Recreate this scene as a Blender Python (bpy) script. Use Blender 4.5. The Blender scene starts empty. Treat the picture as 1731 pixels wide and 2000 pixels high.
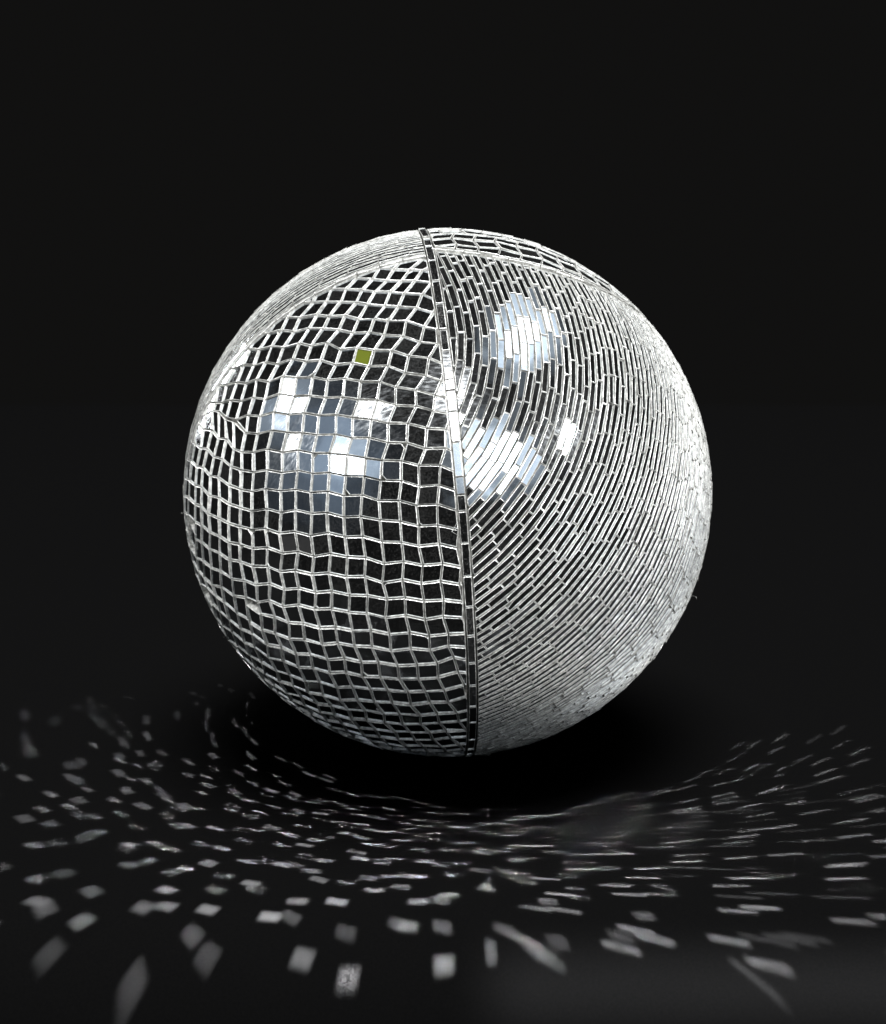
import bpy, math, random
import numpy as np
# ---------------------------------------------------------------- frame of reference
# ball of unit radius is scaled to R metres; "photo frame": x right, y up, z towards the camera, origin = ball centre
R = 0.15
D = 6.0                                  # camera distance in ball radii
CX, CY, RP = 874.5, 962.0, 516.5         # where the ball stands in the photograph (1731 x 2000)
F = RP*math.sqrt(D*D-1)
ALPHA = math.radians(12)                 # the camera looks down by this much
rng = np.random.default_rng(7)
random.seed(7)
M3 = np.array([[1, 0, 0], [0, math.sin(ALPHA), -math.cos(ALPHA)], [0, math.cos(ALPHA), math.sin(ALPHA)]])  # photo frame -> world

def unit(v):
    v = np.asarray(v, float)
    return v/np.linalg.norm(v)

def on_ball(p):
    d = np.array([(p[0]-CX)/F, -(p[1]-CY)/F, -1.0])
    a = d@d; b = -2*D; b = 2*D*d[2]; c = D*D-1
    q = max(b*b-4*a*c, 0)
    t = (-b-math.sqrt(q))/(2*a)
    return unit(np.array([0, 0, D])+t*d)

def to_px(v):
    dep = D-v[2]
    return CX+F*v[0]/dep, CY-F*v[1]/dep

# ---------------------------------------------------------------- seams: planes n.p = d
def plane(pts, ref):
    A = np.array([on_ball(p) for p in pts])
    c = A.mean(0)
    n = np.linalg.svd(A-c)[2][-1]
    if n@np.array(ref) < 0: n = -n
    return n, float(n@c)
SEAM_PTS = [(840, 480), (844.5, 510), (851, 560), (863, 640), (873, 710), (884, 790), (891, 850), (898, 930), (904, 990),
            (909, 1060), (914, 1130), (918, 1200), (920.5, 1270), (922.5, 1340), (923.5, 1420)]
NV, DV = plane(SEAM_PTS, (1, 0, 0))
NL, DL = plane([(820, 502), (790, 508), (738, 522), (663, 553), (608, 583), (534, 630), (482, 679), (447, 717), (405, 789), (385, 835)], (0, 1, -1))
NR, DR = plane([(862, 493), (911, 493), (964, 499), (1045, 515), (1118, 541), (1198, 578), (1247, 602), (1300, 642)], (0, 1, -1))

# ---------------------------------------------------------------- square tiles of the near left quarter, corner by corner
ROWS = {
 -14: {6: (826, 504), 7: (786, 506)},
 -13: {5: (825, 526), 6: (800, 525), 7: (769, 524), 8: (741, 521.5)},
 -12: {4: (844, 550), 5: (810.7, 547), 6: (784, 547), 7: (755, 546), 8: (727, 543), 9: (696.6, 541)},
 -11: {4: (825, 573), 5: (789.6, 571), 6: (762, 569), 7: (732, 567.6), 8: (707, 565), 9: (675, 563.6), 10: (646.5, 563.6)},
 -10: {3: (846, 610), 4: (814, 600), 5: (777.5, 598), 6: (751.6, 596), 7: (717, 593.5), 8: (695, 588.7), 9: (665, 588), 10: (637, 587), 11: (611, 589)},
 -9: {2: (853, 642), 3: (828.5, 637), 4: (793.7, 626), 5: (758, 626), 6: (730.6, 621), 7: (700, 622.6), 8: (673, 615), 9: (641.6, 617), 10: (617.6, 613.6), 11: (584.4, 619), 12: (561, 618), 13: (539, 624)},
 -8: {2: (855, 670), 3: (821, 667), 4: (788, 656), 5: (750, 653), 6: (721, 648), 7: (688.5, 649), 8: (661, 643), 9: (631, 641), 10: (603, 640), 11: (573, 647), 12: (549, 643.5), 13: (525, 650), 14: (507, 650)},
 -7: {2: (838, 698.7), 3: (798, 694.6), 4: (765, 684), 5: (730, 683), 6: (697, 678.5), 7: (665, 682), 8: (639, 669), 9: (607, 675), 10: (583, 668.6), 11: (552, 678), 12: (529, 676), 13: (505, 682), 14: (486, 681), 15: (465, 689)},
 -6: {1: (862, 744), 2: (832.5, 732.6), 3: (791, 727), 4: (758, 714), 5: (721, 715), 6: (689, 708), 7: (654.6, 711.6), 8: (626.5, 702.6), 9: (596, 705), 10: (571.5, 700), 11: (541, 710), 12: (518, 706.6), 13: (494.6, 713), 14: (474, 711.5), 15: (456.6, 719)},
 -5: {1: (849.5, 771.5), 2: (812, 761), 3: (772.6, 755.4), 4: (742, 745), 5: (704, 745), 6: (673, 739), 7: (639, 742), 8: (610, 736), 9: (578, 737), 10: (552, 734), 11: (523, 745), 12: (500, 741), 13: (479, 748), 14: (461, 746), 15: (440, 751), 16: (426, 752)},
 -4: {1: (847, 802), 2: (813, 792.6), 3: (772, 791), 4: (737, 781), 5: (700, 780), 6: (669, 775), 7: (635, 776), 8: (604, 772), 9: (574, 773), 10: (545, 768), 11: (516, 779), 12: (495, 776), 13: (470, 783), 14: (450, 781), 15: (433, 786), 16: (420, 786)},
 -3: {0: (871, 838), 1: (834, 836), 2: (796, 826.5), 3: (758, 825.7), 4: (725, 818.5), 5: (687.7, 815), 6: (656, 809.6), 7: (622, 811), 8: (593, 806), 9: (562, 809), 10: (534, 804), 11: (507, 812), 12: (483.5, 810), 13: (460, 819), 14: (441, 816), 15: (428, 804), 16: (414, 802)},
 -2: {0: (871, 875), 1: (831, 876), 2: (794.5, 864.5), 3: (758, 864), 4: (721, 855), 5: (687, 855), 6: (654.6, 847.6), 7: (618.5, 848.7), 8: (589, 845), 9: (560, 844), 10: (531, 840), 11: (502, 847), 12: (478, 845)},
 -1: {0: (860, 909), 1: (818, 909), 2: (784, 900), 3: (746, 898.5), 4: (713.6, 894.5), 5: (677, 888), 6: (643, 885), 7: (610, 885), 8: (581, 879), 9: (550, 883), 10: (521, 877), 11: (494, 883), 12: (470.5, 882)},
 0: {0: (858, 947), 1: (819, 950), 2: (784, 939), 3: (743.5, 938), 4: (711, 930), 5: (675, 929), 6: (643, 923), 7: (610, 925), 8: (581, 919), 9: (550.5, 923), 10: (520.6, 917.5), 11: (494, 922), 12: (471, 918)},
 1: {0: (854, 985), 1: (814, 986.7), 2: (779, 978), 3: (739.5, 978), 4: (707, 967), 5: (671, 968), 6: (640, 960), 7: (606, 962), 8: (576.5, 956), 9: (546.5, 959), 10: (517, 954.6), 11: (491, 960), 12: (468, 956)},
 2: {0: (855, 1025.6), 1: (818, 1028), 2: (782, 1019), 3: (742, 1016), 4: (704, 1008.6), 5: (671, 1010), 6: (638, 1001), 7: (608, 1003), 8: (576, 996), 9: (548, 1001), 10: (520, 994), 11: (491, 998.6), 12: (469, 992)},
 3: {0: (858, 1063), 1: (818, 1067), 2: (784.6, 1059.6), 3: (745.7, 1058.7), 4: (708, 1048), 5: (673, 1049), 6: (640, 1041), 7: (607, 1046.6), 8: (576.5, 1038.5), 9: (545, 1041.8), 10: (517, 1033), 11: (491, 1034.5), 12: (467, 1029)},
 4: {0: (864.6, 1101.6), 1: (826, 1105), 2: (788.6, 1097.6), 3: (750, 1101.6), 4: (714, 1089.5), 5: (678, 1088), 6: (645, 1082), 7: (612, 1087), 8: (581, 1078), 9: (550.6, 1080.6), 10: (521.5, 1070), 11: (492, 1071.7), 12: (467, 1063.6)},
 5: {0: (860.6, 1135.6), 1: (822.6, 1140.4), 2: (786, 1133), 3: (747, 1138.8), 4: (712, 1126.7), 5: (676, 1127.5), 6: (642, 1120), 7: (609, 1122.6), 8: (575.7, 1115), 9: (546.5, 1117), 10: (520.7, 1107), 11: (492, 1106.5), 12: (468, 1097.6)},
 6: {0: (867, 1172.8), 1: (828, 1175), 2: (791, 1168.7), 3: (756, 1171), 4: (717.4, 1164), 5: (682.6, 1163), 6: (648, 1155), 7: (616, 1158), 8: (583, 1150), 9: (554.6, 1151.8), 10: (525.5, 1141), 11: (500.4, 1143), 12: (475.4, 1134)},
 7: {0: (865.4, 1205), 1: (830, 1210.8), 2: (791.8, 1202.7), 3: (753, 1207.6), 4: (716, 1198.7), 5: (681, 1197), 6: (647, 1190), 7: (613.7, 1191), 8: (582, 1182.5), 9: (552, 1185.7), 10: (524.7, 1173.6), 11: (502, 1177), 12: (478.6, 1168)},
 8: {0: (876, 1240), 1: (838.7, 1244), 2: (800, 1236.7), 3: (761, 1240), 4: (724, 1232.6), 5: (688, 1233), 6: (655.4, 1226.7), 7: (624, 1227.5), 8: (591.5, 1218.6), 9: (563.2, 1217), 10: (535, 1206), 11: (508.5, 1200), 12: (479.4, 1181)},
 9: {0: (876, 1263), 1: (839.6, 1271.8), 2: (801.5, 1268.5), 3: (763.5, 1272.6), 4: (726, 1264.5), 5: (692, 1263), 6: (659.4, 1257), 7: (628.7, 1260), 8: (594.7, 1250), 9: (565, 1249), 10: (536.5, 1238), 11: (511, 1231.5), 12: (487, 1217)},
 10: {0: (886.5, 1284.7), 1: (854, 1297), 2: (815, 1300), 3: (776.5, 1301.7), 4: (739, 1295), 5: (705, 1295), 6: (672, 1287), 7: (639, 1290), 8: (606, 1279), 9: (577.7, 1278.5), 10: (549, 1265.5), 11: (521, 1260), 12: (492, 1239), 13: (468.5, 1230)},
 11: {0: (895, 1314), 1: (855.7, 1325), 2: (817.7, 1327.6), 3: (779.7, 1328), 4: (742.5, 1323.5), 5: (707.7, 1322.7), 6: (675.6, 1314), 7: (643, 1315.7), 8: (611, 1306), 9: (582, 1305), 10: (552.6, 1292), 11: (524, 1285.7), 12: (496, 1264.7), 13: (476, 1256), 14: (452, 1235.6)},
 12: {0: (907, 1340), 1: (868, 1350), 2: (831.5, 1352), 3: (796.7, 1354), 4: (757, 1349), 5: (723, 1348), 6: (687.7, 1343), 7: (658, 1344), 8: (624, 1334), 9: (596, 1332), 10: (565.6, 1319.7), 11: (539.7, 1311.6), 12: (510, 1294), 13: (488, 1282.5), 14: (463, 1263)},
 13: {0: (911, 1363), 1: (876, 1373), 2: (839.5, 1373.7), 3: (802, 1379), 4: (766, 1373.7), 5: (731, 1372), 6: (697, 1368), 7: (664, 1369), 8: (630, 1359), 9: (601, 1353.7), 10: (571, 1340.7), 11: (544.6, 1332.6), 12: (517, 1316.5), 13: (497.6, 1305), 14: (472, 1287)},
 14: {1: (893, 1394), 2: (854, 1395.5), 3: (821, 1400), 4: (781, 1397), 5: (749, 1396), 6: (713, 1389), 7: (679, 1387.6), 8: (646.5, 1379.6), 9: (619, 1376), 10: (588, 1361.8), 11: (560.7, 1355), 12: (535, 1339)},
 15: {1: (897, 1411.7), 2: (859, 1414), 3: (822, 1416.5), 4: (786, 1416.5), 5: (750.6, 1413), 6: (716, 1408)},
 16: {2: (872, 1429.5), 3: (839.5, 1432.7), 4: (802, 1432), 5: (771.6, 1432)},
 17: {2: (880, 1442.4), 3: (846, 1447), 4: (810, 1446.5), 5: (778, 1445.7)},
}
# the small separately laid patch at the far left, rows tilting the other way
PATCH = {
 -2: {12: (478, 845), 13: (455, 823), 14: (438, 817), 15: (426, 803), 16: (414, 801), 17: (404, 792)},
 -1: {12: (470.5, 882), 13: (455, 876), 14: (441, 857), 15: (425, 856), 16: (413, 840), 17: (396, 838), 18: (386, 826)},
 0: {12: (471, 918), 13: (450, 911), 14: (432.5, 896), 15: (416, 891.5), 16: (403, 876), 17: (390, 874.5), 18: (379, 866), 19: (372, 862)},
 1: {12: (468, 956), 13: (447, 948), 14: (425, 932), 15: (409, 929), 16: (394.5, 913), 17: (382, 911), 18: (372, 900), 19: (365.5, 898)},
 2: {12: (469, 992), 13: (447, 985), 14: (426, 972), 15: (408, 968), 16: (392, 951), 17: (380, 948), 18: (368, 938), 19: (361.5, 934)},
 3: {12: (467, 1029), 13: (445, 1022), 14: (426, 1012.6), 15: (406, 1004), 16: (392, 989), 17: (379.5, 984), 18: (366.5, 971), 19: (359.5, 968)},
 4: {12: (467, 1063.6), 13: (446, 1059.6), 14: (427.6, 1048), 15: (409, 1040), 16: (392.4, 1026.4), 17: (379, 1020), 18: (366, 1005), 19: (359.5, 1002)},
 5: {12: (468, 1097.6), 13: (447, 1094), 14: (427, 1080.6), 15: (408, 1072.5), 16: (392, 1058.7), 17: (380, 1053), 18: (367, 1038.5), 19: (361.5, 1033)},
 6: {12: (475.4, 1134), 13: (451, 1130.7), 14: (429, 1116), 15: (411.5, 1109.7), 16: (395, 1096), 17: (382, 1090), 18: (370, 1076)},
 7: {12: (478.6, 1168), 13: (455, 1164.7), 14: (431, 1147), 15: (413, 1143), 16: (397, 1128)},
 8: {12: (485, 1210), 13: (461.6, 1198), 14: (437, 1177), 15: (421, 1165.5), 16: (404, 1149)},
 9: {12: (492, 1239), 13: (469, 1229), 14: (447, 1211.6), 15: (429, 1194.6), 16: (414.7, 1181)},
 10: {12: (496, 1264.7), 13: (476, 1256), 14: (452, 1235.6), 15: (435, 1222.6)},
 11: {12: (510, 1294), 13: (488, 1282.5), 14: (463, 1263), 15: (446.7, 1250)},
 12: {12: (517, 1316.5), 13: (497.6, 1305), 14: (472, 1287)},
 13: {12: (535, 1339), 13: (515.4, 1328)},
}
def grid3(rows, r0, r1, c0, c1, deg=3):
    """corner positions on the ball; corners the photo does not show are continued smoothly from those it shows"""
    pts = {(r, c): on_ball(p) for r, d in rows.items() for c, p in d.items() if (p[0]-CX)**2+(p[1]-CY)**2 < (RP*0.999)**2}
    def basis(r, c):
        x, y = (c-8)/8.0, (r-4)/10.0
        b = [x**i*y**j for i in range(deg+1) for j in range(deg+1-i)]
        zc, zr = (-1)**(c % 2), (-1)**(r % 2)
        return b+[zc, zc*x, zc*y, zr, zr*x, zr*y]
    keys = list(pts)
    A = np.array([basis(*k) for k in keys]); B = np.array([pts[k] for k in keys])
    lam = 1e-3
    X = np.linalg.solve(A.T@A+lam*np.eye(A.shape[1]), A.T@B)
    out = {}
    for r in range(r0, r1+1):
        cs = [c for (rr, c) in pts if rr == r]
        for c in range(c0, c1+1):
            if (r, c) in pts: out[(r, c)] = (pts[(r, c)], True); continue
            p = np.array(basis(r, c))@X
            near = [k for k in keys if abs(k[0]-r) <= 3 and abs(k[1]-c) <= 3]
            if not near: continue
            if near:                       # blend in the local residual so that the join is smooth
                w = np.array([1/((k[0]-r)**2+(k[1]-c)**2) for k in near])
                res = np.array([pts[k]-np.array(basis(*k))@X for k in near])
                p = p+0.8*(w[:, None]*res).sum(0)/w.sum()
            out[(r, c)] = (unit(p), False)
    return out

# ---------------------------------------------------------------- flat tile polygons
GAP = 0.0046
def frame(n):
    n = unit(n)
    a = np.array([0, 1, 0]) if abs(n[1]) < .9 else np.array([1, 0, 0])
    e1 = unit(np.cross(a, n)); e2 = np.cross(n, e1)
    return n, e1, e2
def clip_poly(P, a, b, c):
    """keep a x + b y + c >= 0 of a convex 2-d polygon"""
    out = []
    for i in range(len(P)):
        p, q = P[i], P[(i+1) % len(P)]
        fp, fq = a*p[0]+b*p[1]+c, a*q[0]+b*q[1]+c
        if fp >= 0: out.append(p)
        if fp*fq < 0:
            t = fp/(fp-fq); out.append((p[0]+t*(q[0]-p[0]), p[1]+t*(q[1]-p[1])))
    return out
def area(P):
    return 0.5*sum(P[i][0]*P[(i+1) % len(P)][1]-P[(i+1) % len(P)][0]*P[i][1] for i in range(len(P)))
def inset(P, d):
    """shrink a convex counter-clockwise polygon by d (d may be one per edge)"""
    Q = list(P)
    for i in range(len(P)):
        p, q = P[i], P[(i+1) % len(P)]
        ex, ey = q[0]-p[0], q[1]-p[1]
        L = math.hypot(ex, ey)
        if L < 1e-6: continue
        nx, ny = -ey/L, ex/L
        dd = d if not isinstance(d, (list, tuple)) else d[i]
        Q = clip_poly(Q, nx, ny, -(nx*p[0]+ny*p[1])-dd)
        if len(Q) < 3: return []
    # drop doubled points
    S = []
    for p in Q:
        if not S or math.hypot(p[0]-S[-1][0], p[1]-S[-1][1]) > 4e-4: S.append(p)
    if len(S) > 2 and math.hypot(S[0][0]-S[-1][0], S[0][1]-S[-1][1]) <= 4e-4: S.pop()
    return S

class Tile:
    __slots__ = ('n', 'e1', 'e2', 'P', 'kind', 'h', 'ang')
def make_tile(corners, cuts, kind, tilt, gap=GAP, chip=0.0, min_area=0.00016):
    """corners on the unit ball (3-d); cuts = [(n, d)] keep n.p >= d"""
    c = unit(sum(corners))
    n, e1, e2 = frame(c)
    P = [(v@e1/(v@n), v@e2/(v@n)) for v in corners]
    if area(P) < 0: P = P[::-1]
    for (m, d) in cuts:
        P = clip_poly(P, m@e1, m@e2, m@n-d)
        if len(P) < 3: return None
    g = gap*(0.8+0.5*rng.random())
    P = inset(P, g/2)
    if len(P) < 3 or area(P) < min_area: return None
    if rng.random() < chip:
        i = rng.integers(len(P)); p = P[i]; q = P[(i+1) % len(P)]; o = P[i-1]
        k = rng.uniform(.12, .3)
        P = P[:i]+[(p[0]+k*(o[0]-p[0]), p[1]+k*(o[1]-p[1])), (p[0]+k*(q[0]-p[0]), p[1]+k*(q[1]-p[1]))]+P[i+1:]
    t = Tile()
    # tilt of the glued tile
    a, b = rng.normal(0, tilt, 2)
    m = unit(n+a*e1+b*e2)
    e1 = unit(e1-(e1@m)*m); e2 = np.cross(m, e1)
    t.n, t.e1, t.e2, t.P, t.kind = m, e1, e2, P, kind
    # distance of the tile plane from the centre: the tile rests on the ball at its middle
    cen = np.mean(P, 0)
    t.h = 0.9985+rng.normal(0, 0.0009)
    t.ang = n
    return t

STRIP = 0.0165      # half width of the strip seams (radians)
left_cut = (-NV, -DV+STRIP)
right_cut = (NV, DV+STRIP)
tilesL, tilesR, tilesTL, tilesTR, strips, cross = [], [], [], [], [], []

G = grid3(ROWS, -15, 22, -2, 22)
GP = grid3(PATCH, -2, 19, 12, 22, deg=3)
def bound_ok(r, c, patch):
    return c >= 12 if patch else True
def quad_ok(q):
    s = [np.linalg.norm(q[i]-q[(i+1) % 4]) for i in range(4)]
    return min(s) > 0.03 and max(s) < 0.115
def add_grid(GG, cells, out, patch):
    for (r, c) in cells:
        ks = [(r, c), (r, c+1), (r+1, c+1), (r+1, c)]
        if not all(k in GG for k in ks): continue
        q = [GG[k][0] for k in ks]
        if not quad_ok(q): continue
        cuts = [left_cut, (-NL, -DL+0.004)]
        n = unit(sum(q))
        if NV@n > DV+0.02 or NL@n > DL+0.03: continue
        seen = sum(GG[k][1] for k in ks)
        if seen < 2:                       # continued tiles must not run over tiles already laid
            if any(np.linalg.norm(t.ang-n) < 0.058 for t in out): continue
        t = make_tile(q, cuts, 'sq', 0.020, chip=0.06)
        if t: t.kind = ('sq', r, c); out.append(t)
full = lambda GG, r, c: all(k in GG and GG[k][1] for k in [(r, c), (r, c+1), (r+1, c+1), (r+1, c)])
main = [(r, c) for r in range(-15, 22) for c in range(-2, 12)]+[(r, c) for r in range(-15, -3) for c in range(12, 19)]
first = [k for k in main if full(G, *k)]
patch = [(r, c) for r in range(-2, 19) for c in range(12, 22)]
add_grid(G, first, tilesL, False)
add_grid(GP, [k for k in patch if full(GP, *k)], tilesL, True)
t = make_tile([on_ball(p) for p in ((483.5, 810), (460, 820), (478, 845))], [], ('sq', -3, 12), .03)
if t: tilesL.append(t)
add_grid(G, [k for k in main if k not in first], tilesL, False)
add_grid(GP, [k for k in patch if not full(GP, *k)], tilesL, True)

def fill_lattice(out, inside, cuts, axis, pitch=0.0705, tilt=0.02, zig=0.14, gap=GAP):
    """rows of square tiles round an axis, for the parts of a quarter the photograph does not show"""
    A, e1, e2 = frame(axis)
    nr = int(math.pi/pitch)
    have = np.array([t.ang for t in out]) if out else np.zeros((0, 3))
    for i in range(-nr//2-1, nr//2+2):
        la = (i+.5)*pitch
        if abs(la) > math.pi/2-.03: continue
        m = max(6, int(round(2*math.pi*math.cos(la)/pitch))//2*2)
        for j in range(m):
            q = []
            for (dj, di) in ((0, 0), (1, 0), (1, 1), (0, 1)):
                jj, ii = j+dj, i+di
                lo = (jj+zig*(-1)**(ii % 2))*2*math.pi/m
                lb = (ii+zig*(-1)**(jj % 2))*pitch
                lb = max(min(lb, math.pi/2), -math.pi/2)
                q.append(math.cos(lb)*(math.cos(lo)*e1+math.sin(lo)*e2)+math.sin(lb)*A)
            n = unit(sum(q))
            if not inside(n): continue
            if len(have) and np.min(np.linalg.norm(have-n, axis=1)) < 0.058: continue
            t = make_tile(q, cuts, ('sq', 99, 99), tilt, gap=gap, chip=.05)
            if t: out.append(t)
fill_lattice(tilesL, lambda n: NV@n < DV+.01 and NL@n < DL+.02, [left_cut, (-NL, -DL+.004)], (0.25, 0.95, 0.2))

# far top right quarter: squares standing on their corners
a1, a2 = on_ball((967, 478)), on_ball((1009, 492))
b1, b2 = on_ball((950, 466)), on_ball((980, 492))
cuts_tr = [right_cut, (NR, DR+.020)]
ax = unit(np.cross(unit(on_ball((934, 480))+0*a1), unit(on_ball((1045, 501)))))
fill_lattice(tilesTR, lambda n: NV@n > DV-.01 and NR@n > DR-.02, cuts_tr, ax, pitch=0.078, zig=0.10)

# ---------------------------------------------------------------- bricks of the near right quarter: a direction field read off the photo
DIRS = [(940,1150,37),(940,1250,32),(940,1350,27),(940,1420,20),(1000,1000,52),(1000,1100,43),(1000,1200,38),(1000,1300,33),(1000,1400,25),
 (1050,1000,57),(1050,1100,48),(1050,1200,41),(1100,1300,37),(1100,1000,60),(1100,1100,53),(1100,1200,45),(1162,1020,62),(1227,1053,64),
 (1292,1037,69),(1356,1037,79),(1178,1150,53),(1260,1150,57),(1324,1166,61),(1108,1228,45),(1205,1228,50),(1286,1228,54),(1108,1325,35),(1205,1325,38),
 (1168,740,86),(1217,748,92),(1282,748,98),(1168,845,76),(1233,845,80),(1298,845,86),(1363,845,97),(1168,942,68),(1250,942,72),(1330,942,80),
 (1108,595,112),(1157,595,112),(1205,628,110),(1254,660,112),(1092,660,98),(1157,693,98),(1222,693,102),(1302,708,111),
 (877,513,117),(933,537,115),(998,537,115),(1062,569,114),(877,602,105),(933,602,103),(998,602,104),(901,667,93),(965,667,94),(1046,667,95),
 (898,755,72),(963,738,80),(1044,738,84),(1109,738,84),(915,803,62),(979,803,71),(1060,803,75),(1109,835,72),(915,884,53),(995,884,57),(1076,900,62),
 (947,949,48),(1028,949,53),(920,1010,44),(925,1080,40),(1380,940,87),(1375,1060,83),(1200,1270,46),(1050,1400,24),(1150,1370,33)]
BP = 0.0262     # brick pitch across a row
def monos(deg):
    return [(i, j, k) for i in range(deg+1) for j in range(deg+1-i) for k in range(2) if i+j+k <= deg]
MO = monos(5)
def mono_val(p): return np.array([p[0]**i*p[1]**j*p[2]**k for i, j, k in MO])
def mono_grad(p):
    g = np.zeros((len(MO), 3))
    for a, (i, j, k) in enumerate(MO):
        if i: g[a, 0] = i*p[0]**(i-1)*p[1]**j*p[2]**k
        if j: g[a, 1] = j*p[0]**i*p[1]**(j-1)*p[2]**k
        if k: g[a, 2] = k*p[0]**i*p[1]**j*p[2]**(k-1)
    return g
rowsA, rhs = [], []
def constrain(p, t, w=1.0, wn=0.7):
    s = np.cross(t, p)                    # to the right of the upward direction
    g = mono_grad(p)
    rowsA.append(w*(g@t)); rhs.append(0)
    rowsA.append(wn*(g@s)); rhs.append(wn/(.0248+.0015*math.tanh(p[1]/.18)))
for (x, y, a) in DIRS:
    p = on_ball((x, y)); q = on_ball((x+3*math.cos(math.radians(a)), y-3*math.sin(math.radians(a))))
    t = unit(q-p-((q-p)@p)*p)
    constrain(p, t)
for lat in (-.7, -.45, -.2, .05, .3):      # round the side, out of sight: straight on round the ball
    for lon in (1.75, 2.1):
        p = np.array([math.sin(lon)*math.cos(lat), math.sin(lat), math.cos(lon)*math.cos(lat)])
        t = unit(np.array([0, 1, 0])-p[1]*p)
        constrain(p, t, .15, .15)
A = np.array(rowsA); b = np.array(rhs)
CO = np.linalg.solve(A.T@A+1e-3*np.eye(A.shape[1]), A.T@b)
phi = lambda p: float(mono_val(p)@CO)
def tgrad(p):
    g = CO@mono_grad(p)
    return g-(g@p)*p
def to_level(p, lev):
    for _ in range(4):
        g = tgrad(p); gg = g@g
        if gg < 1: return None
        st = (lev-phi(p))/gg*g
        L = np.linalg.norm(st)
        if L > .1: st *= .1/L
        p = unit(p+st)
    return p if abs(phi(p)-lev) < .05 else None

def lay_bricks(out, inside, cuts, field_grad, level_of, to_lev, seeds, length=0.113, pitch=BP, gap=GAP, tilt=0.014, ds=0.008):
    lev = np.array([level_of(s) for s in seeds]); S = np.array(seeds)
    for k in range(int(math.floor(lev.min())), int(math.ceil(lev.max()))+1):
        idx = np.where(np.abs(lev-(k+.5)) < .5)[0]
        pool = [S[i] for i in idx]
        while pool:
            p0 = to_lev(pool[len(pool)//2], k+.5)
            s0 = pool.pop(len(pool)//2)
            if p0 is None or not inside(p0): continue
            line = [p0]
            for sgn in (1, -1):
                p = p0; seg = []
                for _ in range(600):
                    g = field_grad(p); t = unit(np.cross(p, g))*sgn
                    q = to_lev(unit(p+ds*t), k+.5)
                    if q is None or not inside(q) or np.linalg.norm(q-p) > 3*ds: break
                    if len(seg) > 50 and np.linalg.norm(q-p0) < ds: break
                    seg.append(q); p = q
                line = line+seg if sgn == 1 else seg[::-1]+line
            Ln = np.array(line)
            pool = [s for s in pool if np.min(np.linalg.norm(Ln-s, axis=1)) > pitch*1.2]
            if len(line) < 3: continue
            n_per = max(2, int(round(length/ds)))
            i = -int(rng.integers(n_per))
            while i < len(line)-1:
                n_this = n_per if rng.random() > .06 else max(3, int(n_per*rng.uniform(.35, .8)))
                a, bb = max(i, 0), min(i+n_this, len(line)-1)
                i += n_this
                if bb-a < 1: continue
                pa, pb = line[a], line[bb]
                cs = []
                ab = unit(pb-pa)*.0012
                for (pp, sg) in ((pa-ab, -.5), (pb+ab, -.5), (pb+ab, .5), (pa-ab, .5)):
                    g = field_grad(pp); gn = np.linalg.norm(g)
                    w = min(1/gn, pitch*1.12)
                    cs.append(unit(pp+g/gn*w*sg))
                t = make_tile(cs, cuts, ('br', k, a), tilt, gap=gap, chip=.03, min_area=0.00008)
                if t: out.append(t)
def fib(n):
    i = np.arange(n)+.5
    ph = np.arccos(1-2*i/n); th = math.pi*(1+5**.5)*i
    return np.stack([np.cos(th)*np.sin(ph), np.sin(th)*np.sin(ph), np.cos(ph)], 1)
FB = fib(14000)
inR = lambda n: NV@n > DV-.012 and NR@n < DR+.012 and not (n[2] < -.12 and True)
lay_bricks(tilesR, inR, [right_cut, (-NR, -DR+.006)], tgrad, phi, to_level, [p for p in FB if inR(p)], gap=0.0045, tilt=.018)

# bricks laid parallel to the seam on the far top left quarter, and everywhere out of sight on the right
def small_circles(nrm):
    nrm = unit(nrm)
    lv = lambda p: math.asin(max(-1, min(1, p@nrm)))/BP
    def gr(p):
        g = nrm-(nrm@p)*p
        L = np.linalg.norm(g)
        return g/max(L, 1e-6)/BP
    def tl(p, lev):
        a = lev*BP
        if abs(a) > 1.5: return None
        g = p-(p@nrm)*nrm
        return unit(math.cos(a)*unit(g)+math.sin(a)*nrm)
    return lv, gr, tl
lv, gr, tl = small_circles(NL)
inTL = lambda n: NV@n < DV+.012 and NL@n > DL+.028
lay_bricks(tilesTL, inTL, [left_cut, (NL, DL+.024)], gr, lv, tl, [p for p in FB if inTL(p)], gap=0.0050)
lv, gr, tl = small_circles(np.array([.25, -.1, -.95]))
inRB = lambda n: NV@n > DV-.012 and NR@n < DR+.012 and n[2] <= -.12
lay_bricks(tilesR, inRB, [right_cut, (-NR, -DR+.006)], gr, lv, tl, [p for p in FB if inRB(p)])

# ---------------------------------------------------------------- the strip seams
def strip_run(out, nrm, d, angles, half, e_start, tilt=.03, gap=GAP):
    nrm, s1, s2 = nrm, None, None
    r = math.sqrt(1-d*d)
    u = unit(e_start-(e_start@nrm)*nrm); v = np.cross(nrm, u)
    for a, bb in zip(angles[:-1], angles[1:]):
        cs = []
        for (an, sg) in ((a, -half), (bb, -half), (bb, half), (a, half)):
            p = r*(math.cos(an)*u+math.sin(an)*v)+(d+sg)*nrm
            cs.append(unit(p))
        t = make_tile(cs, [], ('st', 0, 0), tilt, gap=gap, min_area=.0001)
        if t: out.append(t)
ys = [447, 464, 480, 508, 547, 592, 642, 684, 740, 761, 803, 863, 931, 966, 999, 1061, 1126, 1186, 1243, 1296, 1340, 1382, 1412, 1446, 1464]
def seam_at(y):
    lo, hi = 780.0, 980.0
    for _ in range(40):
        m = (lo+hi)/2
        if NV@on_ball((m, y)) > DV: hi = m
        else: lo = m
    return on_ball(((lo+hi)/2, y))
u0 = unit(seam_at(962)-(seam_at(962)@NV)*NV); v0 = np.cross(NV, u0)
angs = []
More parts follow.
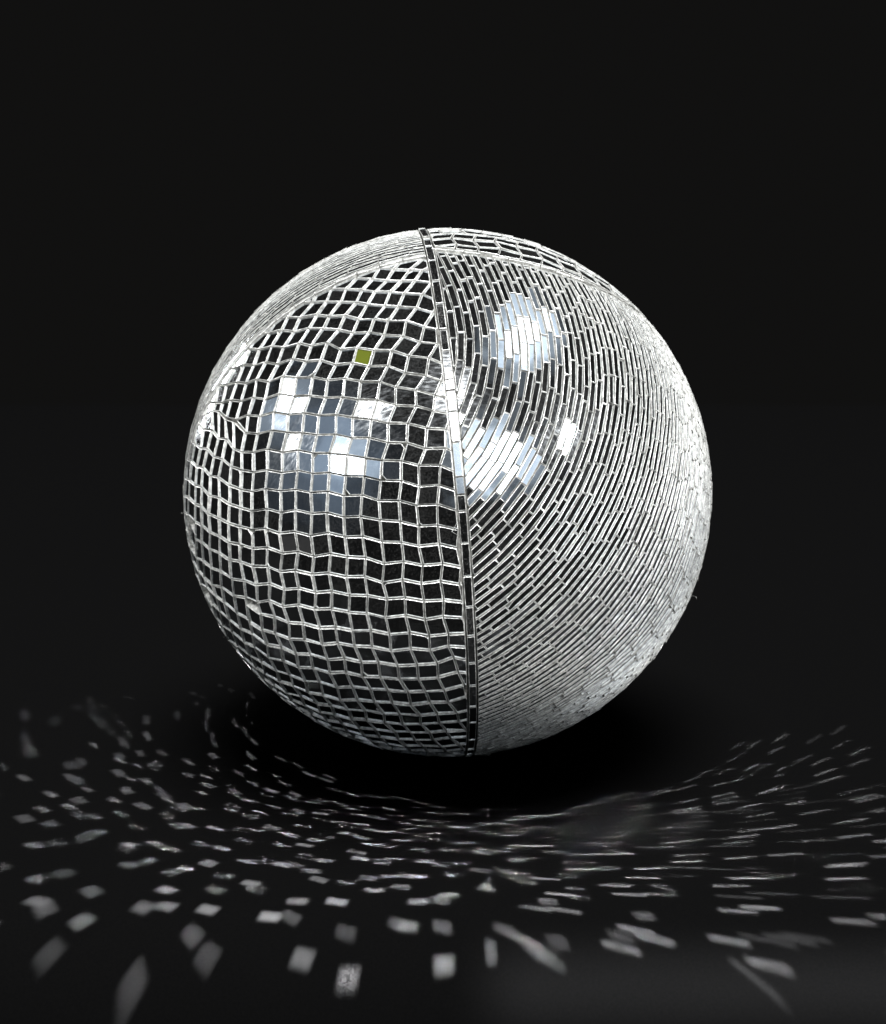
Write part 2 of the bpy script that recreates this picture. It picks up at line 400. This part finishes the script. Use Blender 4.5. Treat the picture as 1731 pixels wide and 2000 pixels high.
for y in ys:
    p = seam_at(y); angs.append(math.atan2(p@v0, p@u0))
angs = sorted(angs)
a = angs[-1]
while a < angs[0]+2*math.pi-.08: a += .098; angs.append(a)
strip_run(strips, NV, DV, angs, .0150, seam_at(962), tilt=.012)
for nrm, d, off in ((NL, DL, .014), (NR, DR, .010)):
    left = nrm is NL
    P0 = unit(np.cross(NV, nrm)); P0 = P0 if P0[1] > 0 else -P0
    n0 = len(cross)
    strip_run(cross, nrm, d+off, list(np.arange(.02, 2*math.pi, .083)), .0085, P0, gap=.004)
    keep = [t for t in cross[n0:] if (NV@t.ang < DV-.03 if left else NV@t.ang > DV+.03)]
    del cross[n0:]; cross.extend(keep)
print('tiles', len(tilesL), len(tilesR), len(tilesTL), len(tilesTR), len(strips), len(cross))
#====GEOMETRY END====
from mathutils import Vector, Matrix

def W(v):
    """photo frame (ball radii) -> world metres, ball centre at the origin"""
    return M3@np.asarray(v, float)*R

# ---------------------------------------------------------------- materials
def material(name):
    m = bpy.data.materials.new(name); m.use_nodes = True
    nt = m.node_tree
    for n in list(nt.nodes): nt.nodes.remove(n)
    out = nt.nodes.new('ShaderNodeOutputMaterial')
    return m, nt, out
def N(nt, t, **kw):
    n = nt.nodes.new(t)
    for k, v in kw.items():
        if k in n.inputs: n.inputs[k].default_value = v
        else: setattr(n, k, v)
    return n
def ramp(nt, src, stops):
    r = nt.nodes.new('ShaderNodeValToRGB')
    r.color_ramp.elements[0].position, r.color_ramp.elements[0].color = stops[0][0], (stops[0][1],)*3+(1,)
    r.color_ramp.elements[1].position, r.color_ramp.elements[1].color = stops[-1][0], (stops[-1][1],)*3+(1,)
    for p, c in stops[1:-1]:
        e = r.color_ramp.elements.new(p); e.color = (c, c, c, 1)
    nt.links.new(src, r.inputs[0])
    return r.outputs[0]

def mirror_mat(name, dust_hi=.010, rough=.045):
    m, nt, out = material(name); L = nt.links.new
    tc = N(nt, 'ShaderNodeTexCoord')
    rnd = N(nt, 'ShaderNodeAttribute', attribute_name='tile_tone')
    # fine specks of worn silvering and dust
    sp = N(nt, 'ShaderNodeTexNoise', Scale=1500.0, Detail=2.0); L(tc.outputs['Object'], sp.inputs['Vector'])
    wear = N(nt, 'ShaderNodeTexNoise', Scale=60.0, Detail=4.0); L(tc.outputs['Object'], wear.inputs['Vector'])
    thr = N(nt, 'ShaderNodeMath', operation='MULTIPLY_ADD'); thr.inputs[1].default_value = .22; thr.inputs[2].default_value = -.11
    L(wear.outputs['Fac'], thr.inputs[0])
    add = N(nt, 'ShaderNodeMath', operation='ADD'); L(sp.outputs['Fac'], add.inputs[0]); L(thr.outputs[0], add.inputs[1])
    tone = N(nt, 'ShaderNodeMath', operation='MULTIPLY_ADD'); tone.inputs[1].default_value = .12; tone.inputs[2].default_value = -.06
    L(rnd.outputs['Fac'], tone.inputs[0])
    add2 = N(nt, 'ShaderNodeMath', operation='ADD'); L(add.outputs[0], add2.inputs[0]); L(tone.outputs[0], add2.inputs[1])
    dust = ramp(nt, add2.outputs[0], [(.50, 0.0), (.60, .02), (.66, dust_hi), (.80, dust_hi*1.6)])
    # brushed scratches
    mp = N(nt, 'ShaderNodeMapping'); mp.inputs['Scale'].default_value = (260, 1500, 420); mp.inputs['Rotation'].default_value = (.3, .5, .9)
    L(tc.outputs['Object'], mp.inputs['Vector'])
    sc = N(nt, 'ShaderNodeTexNoise', Scale=1.0, Detail=3.0); L(mp.outputs[0], sc.inputs['Vector'])
    rg = ramp(nt, sc.outputs['Fac'], [(.35, rough), (.55, rough*1.6), (.74, .10)])
    warp = N(nt, 'ShaderNodeTexNoise', Scale=75.0, Detail=0.0); L(tc.outputs['Object'], warp.inputs['Vector'])
    bump = N(nt, 'ShaderNodeBump', Strength=.45, Distance=.0004); L(warp.outputs['Fac'], bump.inputs['Height'])
    gl = N(nt, 'ShaderNodeBsdfAnisotropic') if False else N(nt, 'ShaderNodeBsdfGlossy')
    gl.inputs['Color'].default_value = (.83, .87, .90, 1)
    L(rg, gl.inputs['Roughness']); L(bump.outputs[0], gl.inputs['Normal'])
    df = N(nt, 'ShaderNodeBsdfDiffuse', Color=(.62, .62, .60, 1))
    mx = N(nt, 'ShaderNodeMixShader'); L(dust, mx.inputs[0]); L(gl.outputs[0], mx.inputs[1]); L(df.outputs[0], mx.inputs[2])
    L(mx.outputs[0], out.inputs['Surface'])
    return m
def edge_mat(name, lo, hi, gloss=.25, tint=(1, 1, .96), scale=300.0):
    m, nt, out = material(name); L = nt.links.new
    tc = N(nt, 'ShaderNodeTexCoord')
    a = N(nt, 'ShaderNodeTexNoise', Scale=scale, Detail=5.0, Roughness=.7); L(tc.outputs['Object'], a.inputs['Vector'])
    c = ramp(nt, a.outputs['Fac'], [(.34, lo), (.52, (lo+hi)/2), (.64, hi)])
    mul = N(nt, 'ShaderNodeMix', data_type='RGBA', blend_type='MULTIPLY')
    mul.inputs[0].default_value = 1.0; mul.inputs[7].default_value = tint+(1,)
    L(c, mul.inputs[6])
    bump = N(nt, 'ShaderNodeBump', Strength=.6, Distance=.0006); L(a.outputs['Fac'], bump.inputs['Height'])
    d = N(nt, 'ShaderNodeBsdfDiffuse'); L(mul.outputs[2], d.inputs['Color']); L(bump.outputs[0], d.inputs['Normal'])
    g = N(nt, 'ShaderNodeBsdfGlossy', Roughness=.22, Color=(.9, .9, .9, 1)); L(bump.outputs[0], g.inputs['Normal'])
    mx = N(nt, 'ShaderNodeMixShader'); mx.inputs[0].default_value = gloss
    L(d.outputs[0], mx.inputs[1]); L(g.outputs[0], mx.inputs[2]); L(mx.outputs[0], out.inputs['Surface'])
    return m
def plain_mat(name, col, rough=.5, spec=.3, var=.15, scale=400.0):
    m, nt, out = material(name); L = nt.links.new
    tc = N(nt, 'ShaderNodeTexCoord')
    a = N(nt, 'ShaderNodeTexNoise', Scale=scale, Detail=4.0); L(tc.outputs['Object'], a.inputs['Vector'])
    k = ramp(nt, a.outputs['Fac'], [(.3, 1-var), (.7, 1+var)])
    mul = N(nt, 'ShaderNodeMix', data_type='RGBA', blend_type='MULTIPLY'); mul.inputs[0].default_value = 1.0
    mul.inputs[7].default_value = col+(1,); L(k, mul.inputs[6])
    p = N(nt, 'ShaderNodeBsdfPrincipled', Roughness=rough); p.inputs['Specular IOR Level'].default_value = spec
    L(mul.outputs[2], p.inputs['Base Color']); L(p.outputs[0], out.inputs['Surface'])
    return m
MIRROR = mirror_mat('mirror_silver')
STRIPMIRROR = mirror_mat('strip_mirror_silver', dust_hi=.08, rough=.07)
EDGE = edge_mat('ground_glass_edge', .12, .86, gloss=.22, scale=420.0)
SIDE = edge_mat('cut_glass_side', .24, .82, gloss=.14, tint=(1, 1, .95), scale=300.0)
JOINT = edge_mat('grey_joint_wall', .09, .48, gloss=.05, tint=(1, 1, .94), scale=240.0)
GROUT = edge_mat('pale_grout', .08, .36, gloss=.03, tint=(1, .99, .93), scale=260.0)
GREEN = plain_mat('olive_green_backing', (.052, .062, .008), rough=.9, spec=.0, var=.03)
DULL = plain_mat('dull_grey_backing', (.014, .014, .014), rough=.75, spec=.1, var=.12)
TABLE = plain_mat('black_tabletop', (.04, .04, .041), rough=.95, spec=.0, var=.10, scale=900.0)

# ---------------------------------------------------------------- meshes
col = bpy.context.scene.collection
def offset_poly(P, d):
    out = []
    n = len(P)
    for i in range(n):
        a, b, c = P[i-1], P[i], P[(i+1) % n]
        e1 = (b[0]-a[0], b[1]-a[1]); e2 = (c[0]-b[0], c[1]-b[1])
        l1 = math.hypot(*e1) or 1; l2 = math.hypot(*e2) or 1
        n1 = (-e1[1]/l1, e1[0]/l1); n2 = (-e2[1]/l2, e2[0]/l2)
        k = 1+n1[0]*n2[0]+n1[1]*n2[1]
        k = max(k, .5)
        out.append((b[0]+d*(n1[0]+n2[0])/k, b[1]+d*(n1[1]+n2[1])/k))
    return out
BASE = 0.972
def tile_mesh(name, tiles, mats, parent, bevel=.0015, rise=.0010, depth=.0041):
    """each tile is a shallow block: a narrow ground rim, frosted walls seen through the glass, and the silver at the back of it"""
    vs, fs, mi, tone = [], [], [], []
    for t in tiles:
        P = t.P; n = len(P); b0 = len(vs)
        bv = bevel*(.7+.7*rng.random())
        dp = depth*(.85+.3*rng.random())
        if area(P) < .0005: bv *= .6; dp *= .6
        Q = offset_poly(P, bv)
        o = t.h*t.ang
        pt = lambda q, dz: o+q[0]*t.e1+q[1]*t.e2+dz*t.n
        jq = [rng.normal(0, .00030, 2) for _ in P]
        Q = [(q[0]+j[0], q[1]+j[1]) for q, j in zip(Q, jq)]
        for q in Q: vs.append(W(pt(q, -dp)))
        for q in Q: vs.append(W(pt(q, 0)))
        jit = [rng.normal(0, .00035, 2) for _ in P]
        R1 = [(p[0]+j[0], p[1]+j[1]) for p, j in zip(P, jit)]
        for q in R1: vs.append(W(pt(q, -rise)))
        for q in R1:
            v = pt(q, -rise)
            vs.append(W(v-t.ang*(t.h-(BASE-.004))))
        tn = rng.random()
        fs.append([b0+i for i in range(n)]); mi.append(0); tone.append(tn)
        for i in range(n):
            j = (i+1) % n
            for k, m in ((0, 2), (1, 1), (2, 3)):
                lo, hi = b0+k*n, b0+(k+1)*n
                fs.append([lo+i, lo+j, hi+j, hi+i] if k == 0 else [hi+i, hi+j, lo+j, lo+i]); mi.append(m); tone.append(tn)
    me = bpy.data.meshes.new(name)
    me.from_pydata([tuple(v) for v in vs], [], fs)
    for m in mats: me.materials.append(m)
    me.polygons.foreach_set('material_index', mi)
    at = me.attributes.new('tile_tone', 'FLOAT', 'FACE'); at.data.foreach_set('value', tone)
    me.update()
    ob = bpy.data.objects.new(name, me); col.objects.link(ob); ob.parent = parent
    return ob

FLOORZ = -1.0005*R
ball = bpy.data.objects.new('mirror_ball', None); col.objects.link(ball)
ball.location = (0, 0, FLOORZ)
ball['label'] = 'mirror ball of silver square and brick shaped mirror tiles resting on black tabletop'
ball['category'] = 'mirror ball'
hub = bpy.data.objects.new('tmp', None)
def fix_parent(ob):
    ob.parent = ball; ob.matrix_parent_inverse = Matrix.Translation((0, 0, -FLOORZ))

def nearest(tiles, px):
    p = on_ball(px)
    return min(tiles, key=lambda t: np.linalg.norm(t.ang-p))
special = []
green = nearest(tilesL, (710, 695)); special.append(green)
dulls = [nearest(tilesL, p) for p in ((569, 1060), (594, 1062))]
special += dulls
TM = [MIRROR, EDGE, SIDE, JOINT]
parts = []
def addp(name, tiles, mats=TM, label=None, **k):
    ob = tile_mesh(name, tiles, mats, None, **k); fix_parent(ob)
    if label: ob['label'] = label
    parts.append(ob); return ob
sid = set(map(id, special))
addp('square_tile_panel', [t for t in tilesL if id(t) not in sid], mats=[MIRROR, EDGE, SIDE, SIDE], label='near left quarter of zigzag square mirror tiles', depth=.0036)
addp('brick_tile_panel', tilesR, label='near right quarter of narrow brick shaped mirror tiles in curving rows', depth=.0027, bevel=.0013)
addp('brick_tile_panel', tilesTL, mats=[MIRROR, JOINT, SIDE, JOINT], label='far upper left quarter of brick tiles seen edge on', depth=.0012, bevel=.0010)
addp('square_tile_panel', tilesTR, label='far upper right quarter of square mirror tiles', depth=.0022)
addp('seam_strip', strips, [STRIPMIRROR, EDGE, SIDE, JOINT], label='upright seam of single mirror bricks between the near quarters', depth=.0020)
addp('seam_strip', cross, [STRIPMIRROR, EDGE, SIDE, JOINT], label='thin cross seam behind the near quarters')
g = addp('green_tile', [green], [GREEN, EDGE, SIDE, JOINT], label='olive green tile where the mirror is missing')
for t in dulls: addp('dull_tile', [t], [DULL, EDGE, SIDE, JOINT], label='dull grey tile')
# grout shell
import bmesh
bm = bmesh.new(); bmesh.ops.create_icosphere(bm, subdivisions=6, radius=BASE*R)
for f in bm.faces: f.smooth = True
me = bpy.data.meshes.new('grout_shell'); bm.to_mesh(me); bm.free(); me.materials.append(GROUT)
shell = bpy.data.objects.new('grout_shell', me); col.objects.link(shell); fix_parent(shell)

# a few stray fibres caught on the tile edges
def fibre(px, seed, length=.05):
    r_ = np.random.default_rng(seed)
    p = on_ball(px)*1.0; d = unit(p+r_.normal(0, .5, 3)); q = p*.998
    pts = [q]
    turn = r_.normal(0, 1, 3)
    for i in range(14):
        d = unit(d+.28*np.cross(turn, d)+r_.normal(0, .08, 3)); q = q+d*length/14; pts.append(q)
    vs, fs = [], []
    for i, v in enumerate(pts):
        k = pts[min(i+1, len(pts)-1)]-pts[max(i-1, 0)]
        n_, a_, b_ = frame(k)
        for j in range(4):
            th = j*math.pi/2; vs.append(W(v+.00034*(math.cos(th)*a_+math.sin(th)*b_)))
        if i:
            for j in range(4): fs.append([4*i-4+j, 4*i-4+(j+1) % 4, 4*i+(j+1) % 4, 4*i+j])
    me = bpy.data.meshes.new('lint_fibre'); me.from_pydata([tuple(v) for v in vs], [], fs); me.materials.append(SIDE)
    o = bpy.data.objects.new('lint_fibre', me); col.objects.link(o); fix_parent(o); parts.append(o)
for i, (px, ln) in enumerate([((1366, 1165), .06), ((1375, 1130), .03), ((1290, 1290), .05), ((1391, 945), .03), ((362, 880), .02), ((359, 1000), .025), ((372, 1060), .02), ((1250, 600), .03), ((430, 1250), .02), ((1180, 520), .02)]):
    fibre(px, 40+i, ln)

# ---------------------------------------------------------------- tabletop with a rounded front edge, and the backdrop
def sweep(name, prof, x0, x1, nx, mat, thick=None):
    vs, fs = [], []
    xs = np.linspace(x0, x1, nx)
    for (y, z) in prof:
        for x in xs: vs.append((x, y, z))
    for i in range(len(prof)-1):
        for j in range(nx-1):
            fs.append([i*nx+j, i*nx+j+1, (i+1)*nx+j+1, (i+1)*nx+j])
    me = bpy.data.meshes.new(name); me.from_pydata(vs, [], fs); me.materials.append(mat)
    for p in me.polygons: p.use_smooth = True
    ob = bpy.data.objects.new(name, me); col.objects.link(ob); ob['kind'] = 'structure'
    return ob
YE = -.200; RR = .10
prof = [(YE-RR, FLOORZ-.6), (YE-RR, FLOORZ-RR)]
prof += [(YE-RR*math.cos(a), FLOORZ-RR+RR*math.sin(a)) for a in np.linspace(.05, math.pi/2, 24)]
prof += [(y, FLOORZ) for y in (-.1, .1, .5, .9, 1.3)]
table = sweep('tabletop', prof, -2.5, 2.5, 9, TABLE)
# ---------------------------------------------------------------- lamps
def aim(ob, d):
    ob.rotation_euler = Vector(d).to_track_quat('-Z', 'Y').to_euler()
def spot_lamp(name, direc, dist, E, radius=.004, colr=(1, 1, 1), cover=.985):
    """snooted spot whose cone just covers the ball; E = irradiance at the ball"""
    l = bpy.data.lights.new(name, 'SPOT'); l.color = colr
    l.shadow_soft_size = radius
    l.spot_size = 2*math.asin(min(.99, cover*R/dist)); l.spot_blend = .10
    l.energy = E*4*math.pi**2*dist*dist/math.pi*math.pi/ math.pi
    o = bpy.data.objects.new(name, l); col.objects.link(o)
    p = M3@unit(direc)*dist
    o.location = p; aim(o, -p)
    return o
def area_lamp(name, direc, dist, sx, sy, rad, colr=(1, 1, 1), spread=180, shape='RECTANGLE', target=(0, 0, 0)):
    l = bpy.data.lights.new(name, 'AREA'); l.shape = shape; l.size = sx; l.size_y = sy; l.color = colr
    A = sx*sy*(math.pi/4 if shape == 'ELLIPSE' else 1)
    l.energy = rad*math.pi*A
    l.spread = math.radians(spread)
    o = bpy.data.objects.new(name, l); col.objects.link(o)
    p = M3@unit(direc)*dist
    o.location = p; aim(o, np.array(target)-p)
    return o
WASH = 3.7
KEY, KD = unit((.0, .66, .75)), 1.15
KEY2, KD2 = unit((-.46, .52, .72)), 1.15
spot_lamp('key_lamp', KEY, KD, 3.1, radius=.004)
spot_lamp('second_key_lamp', KEY2, KD2, 1.9, radius=.004)
spot_lamp('right_lamp', (.72, .36, .60), 1.5, 3.9, radius=.006)
spot_lamp('left_fill_lamp', (-.85, .25, .35), 1.5, .9, radius=.006)  # added fill, evens the light on the grout from the left
spot_lamp('front_fill_lamp', (.06, .44, .90), 1.7, 2.4, radius=.006)  # added frontal fill for evenly lit grout
def softbox(name, direc, dist, sx, sy, stops):
    """a softbox whose glow rises towards its middle: nested sheets (share of the size, radiance, colour)"""
    for i, (k, rad, c) in enumerate(stops):
        area_lamp(name, direc, dist-.004*i, sx*k, sy*k, rad, c, shape='ELLIPSE', spread=80)
BL, BM, WH = (.62, .78, 1.0), (.75, .87, 1.0), (.92, .96, 1.0)
softbox('left_softbox', (-.74, .24, .60), 1.0, 1.25, 1.05, [(1, .006, BL), (.84, .007, BL), (.7, .010, BL), (.56, .012, BL), (.42, .016, BL)])
softbox('left_upper_softbox', (-.83, .47, .24), .95, .34, .46, [(1, .02, BL), (.8, .04, BM), (.6, .10, BM), (.42, .4, WH), (.26, 2.2, WH)])
softbox('left_lower_softbox', (-.62, .20, .76), .95, .36, .38, [(1, .03, BL), (.8, .05, BM), (.62, .12, BM), (.45, .5, WH), (.28, 2.6, WH)])
softbox('front_softbox', (.30, .22, .93), 1.15, .86, .70, [(1, .03, BM), (.84, .06, BM), (.68, .14, BM), (.5, .4, WH), (.3, 1.6, WH)])
softbox('top_softbox', (.42, .87, .27), 1.0, .95, .50, [(1, .03, BM), (.82, .07, BM), (.62, .16, BM), (.44, .5, WH), (.24, 1.8, WH)])
area_lamp('left_back_lamp', (-.69, .33, -.65), 1.0, .12, .30, 4.0, spread=40)

# light linking: ball lamps light only the ball, added beam lamps only the table
ball_col = bpy.data.collections.new('ball_parts'); table_col = bpy.data.collections.new('table_parts')
for o in parts+[shell]: ball_col.objects.link(o)
for o in (table,): table_col.objects.link(o)
for o in col.objects:
    if o.type == 'LIGHT': o.light_linking.receiver_collection = ball_col
wl = area_lamp('added_table_fill', (.05, .93, .30), 6.0, 3.4, 3.4, WASH*.50)  # unseen overhead fill added to lift the tabletop's dark tone
wl.light_linking.receiver_collection = table_col
for x0_, e_ in [(.02, .45), (.30, .75)]:      # unseen strips added to brighten the rounded front edge, stronger to the right
    ln = .95-x0_
    l = bpy.data.lights.new('added_edge_strip', 'AREA'); l.shape = 'RECTANGLE'; l.size = ln; l.size_y = .03; l.spread = math.radians(4.0)
    l.energy = e_*.085*ln
    o = bpy.data.objects.new('added_edge_strip', l); col.objects.link(o); o.location = (x0_+ln/2, -.75, .27)
    aim(o, (0, -.256+.75, -.166-.27)); o.light_linking.receiver_collection = table_col

# added lamps imitating the key light each tile would reflect on to the table
def beams(KEY, KD, power):
    Kp = KEY*KD/R
    n_l = 0
    for t in tilesL+tilesR+tilesTL+tilesTR+strips:
        if area(t.P) < .0003: continue
        cen = np.mean(t.P, 0); p = t.h*t.ang+cen[0]*t.e1+cen[1]*t.e2
        l = Kp-p; dist = np.linalg.norm(l); l /= dist
        c = l@t.n
        if c < .10: continue
        r = 2*c*t.n-l
        rw = M3@r; pw = M3@p
        if rw[2] > -.02: continue
        s = (-1.0005-pw[2])/rw[2]
        h = p+r*s
        dep = D-h[2]
        if dep < .6: continue
        x, y = to_px(h)
        if not (-120 < x < 1850 and 1330 < y < 1842) or s > 12: continue
        if (x-CX)**2+(y-CY)**2 < (RP*.97)**2: continue        # falls behind the ball
        f1 = unit(np.cross(r, t.e1+.01*t.e2)); f2 = np.cross(r, f1)
        Q = [(x_*t.e1+y_*t.e2) for x_, y_ in (np.array(t.P)-cen)]
        Q = [np.array((q@f1, q@f2)) for q in Q]
        es = [Q[(i+1) % len(Q)]-Q[i] for i in range(len(Q))]
        e = max(es, key=lambda q: q@q); u2 = e/np.linalg.norm(e); v2 = np.array([-u2[1], u2[0]])
        ey = np.ptp([q@v2 for q in Q]); ex = abs(area(Q))/ey
        up = u2[0]*f1+u2[1]*f2
        mag = (1+.45*s/dist)*.97
        sx, sy = max(ex*mag, .004), max(ey*mag, .004)
        la = bpy.data.lights.new('added_beam_lamp', 'AREA'); la.shape = 'RECTANGLE'
        la.size = sx*R; la.size_y = sy*R
        la.spread = math.radians(1.15)
        fall = .07+.93*min(1.0, max(0, (1.2-(M3@h)[1])/2.5))**1.6
        if x > 1300 and y < 1430-.06*(x-1500): continue
        fall *= math.exp(-((h[0]-.1)/2.2)**2)
        if fall < .12: continue
        Eb = power*fall*rng.uniform(.45, 1.0)/(1+.5*s/dist)**2
        la.energy = Eb*la.size*la.size_y
        o = bpy.data.objects.new('added_beam_lamp', la); col.objects.link(o)
        X3 = M3@up; Z3 = -(M3@r); Y3 = np.cross(Z3, X3)
        pos = (pw+rw*(.5*max(sx, sy)+.01))*R
        o.matrix_world = Matrix(((X3[0], Y3[0], Z3[0], pos[0]), (X3[1], Y3[1], Z3[1], pos[1]), (X3[2], Y3[2], Z3[2], pos[2]), (0, 0, 0, 1)))
        o.light_linking.receiver_collection = table_col
        n_l += 1
    print('beams', n_l)
beams(KEY, KD, 54.0)
beams(KEY2, KD2, 20.0)

# ---------------------------------------------------------------- world, camera, output
sc = bpy.context.scene
w = bpy.data.worlds.new('World'); sc.world = w; w.use_nodes = True
bg = w.node_tree.nodes['Background']; bg.inputs[0].default_value = (1, .98, .95, 1); bg.inputs[1].default_value = .0056
cam = bpy.data.cameras.new('camera'); co = bpy.data.objects.new('camera', cam); col.objects.link(co)
co.matrix_world = Matrix.Translation(Vector(M3@np.array([0, 0, D])*R))@Matrix([list(M3[0]), list(M3[1]), list(M3[2])]).to_4x4()
cam.sensor_fit = 'HORIZONTAL'; cam.sensor_width = 36
cam.lens = 36*F/1731
cam.shift_x = (865.5-CX)/1731*1.0
cam.shift_y = -(1000-CY)/1731
cam.clip_start = .01; cam.clip_end = 50
cam.dof.use_dof = True; cam.dof.focus_distance = .80; cam.dof.aperture_fstop = cam.lens/5.2
sc.camera = co
vs = sc.view_settings
sc.display_settings.display_device = 'sRGB'
vs.view_transform = 'Standard'; vs.look = 'None'; vs.exposure = 0; vs.gamma = 1; vs.use_curve_mapping = False
cy = sc.cycles
cy.max_bounces = 6; cy.glossy_bounces = 4; cy.diffuse_bounces = 3
cy.caustics_reflective = False; cy.caustics_refractive = False
cy.sample_clamp_indirect = 4.0
cy.use_denoising = True
cy.use_adaptive_sampling = False
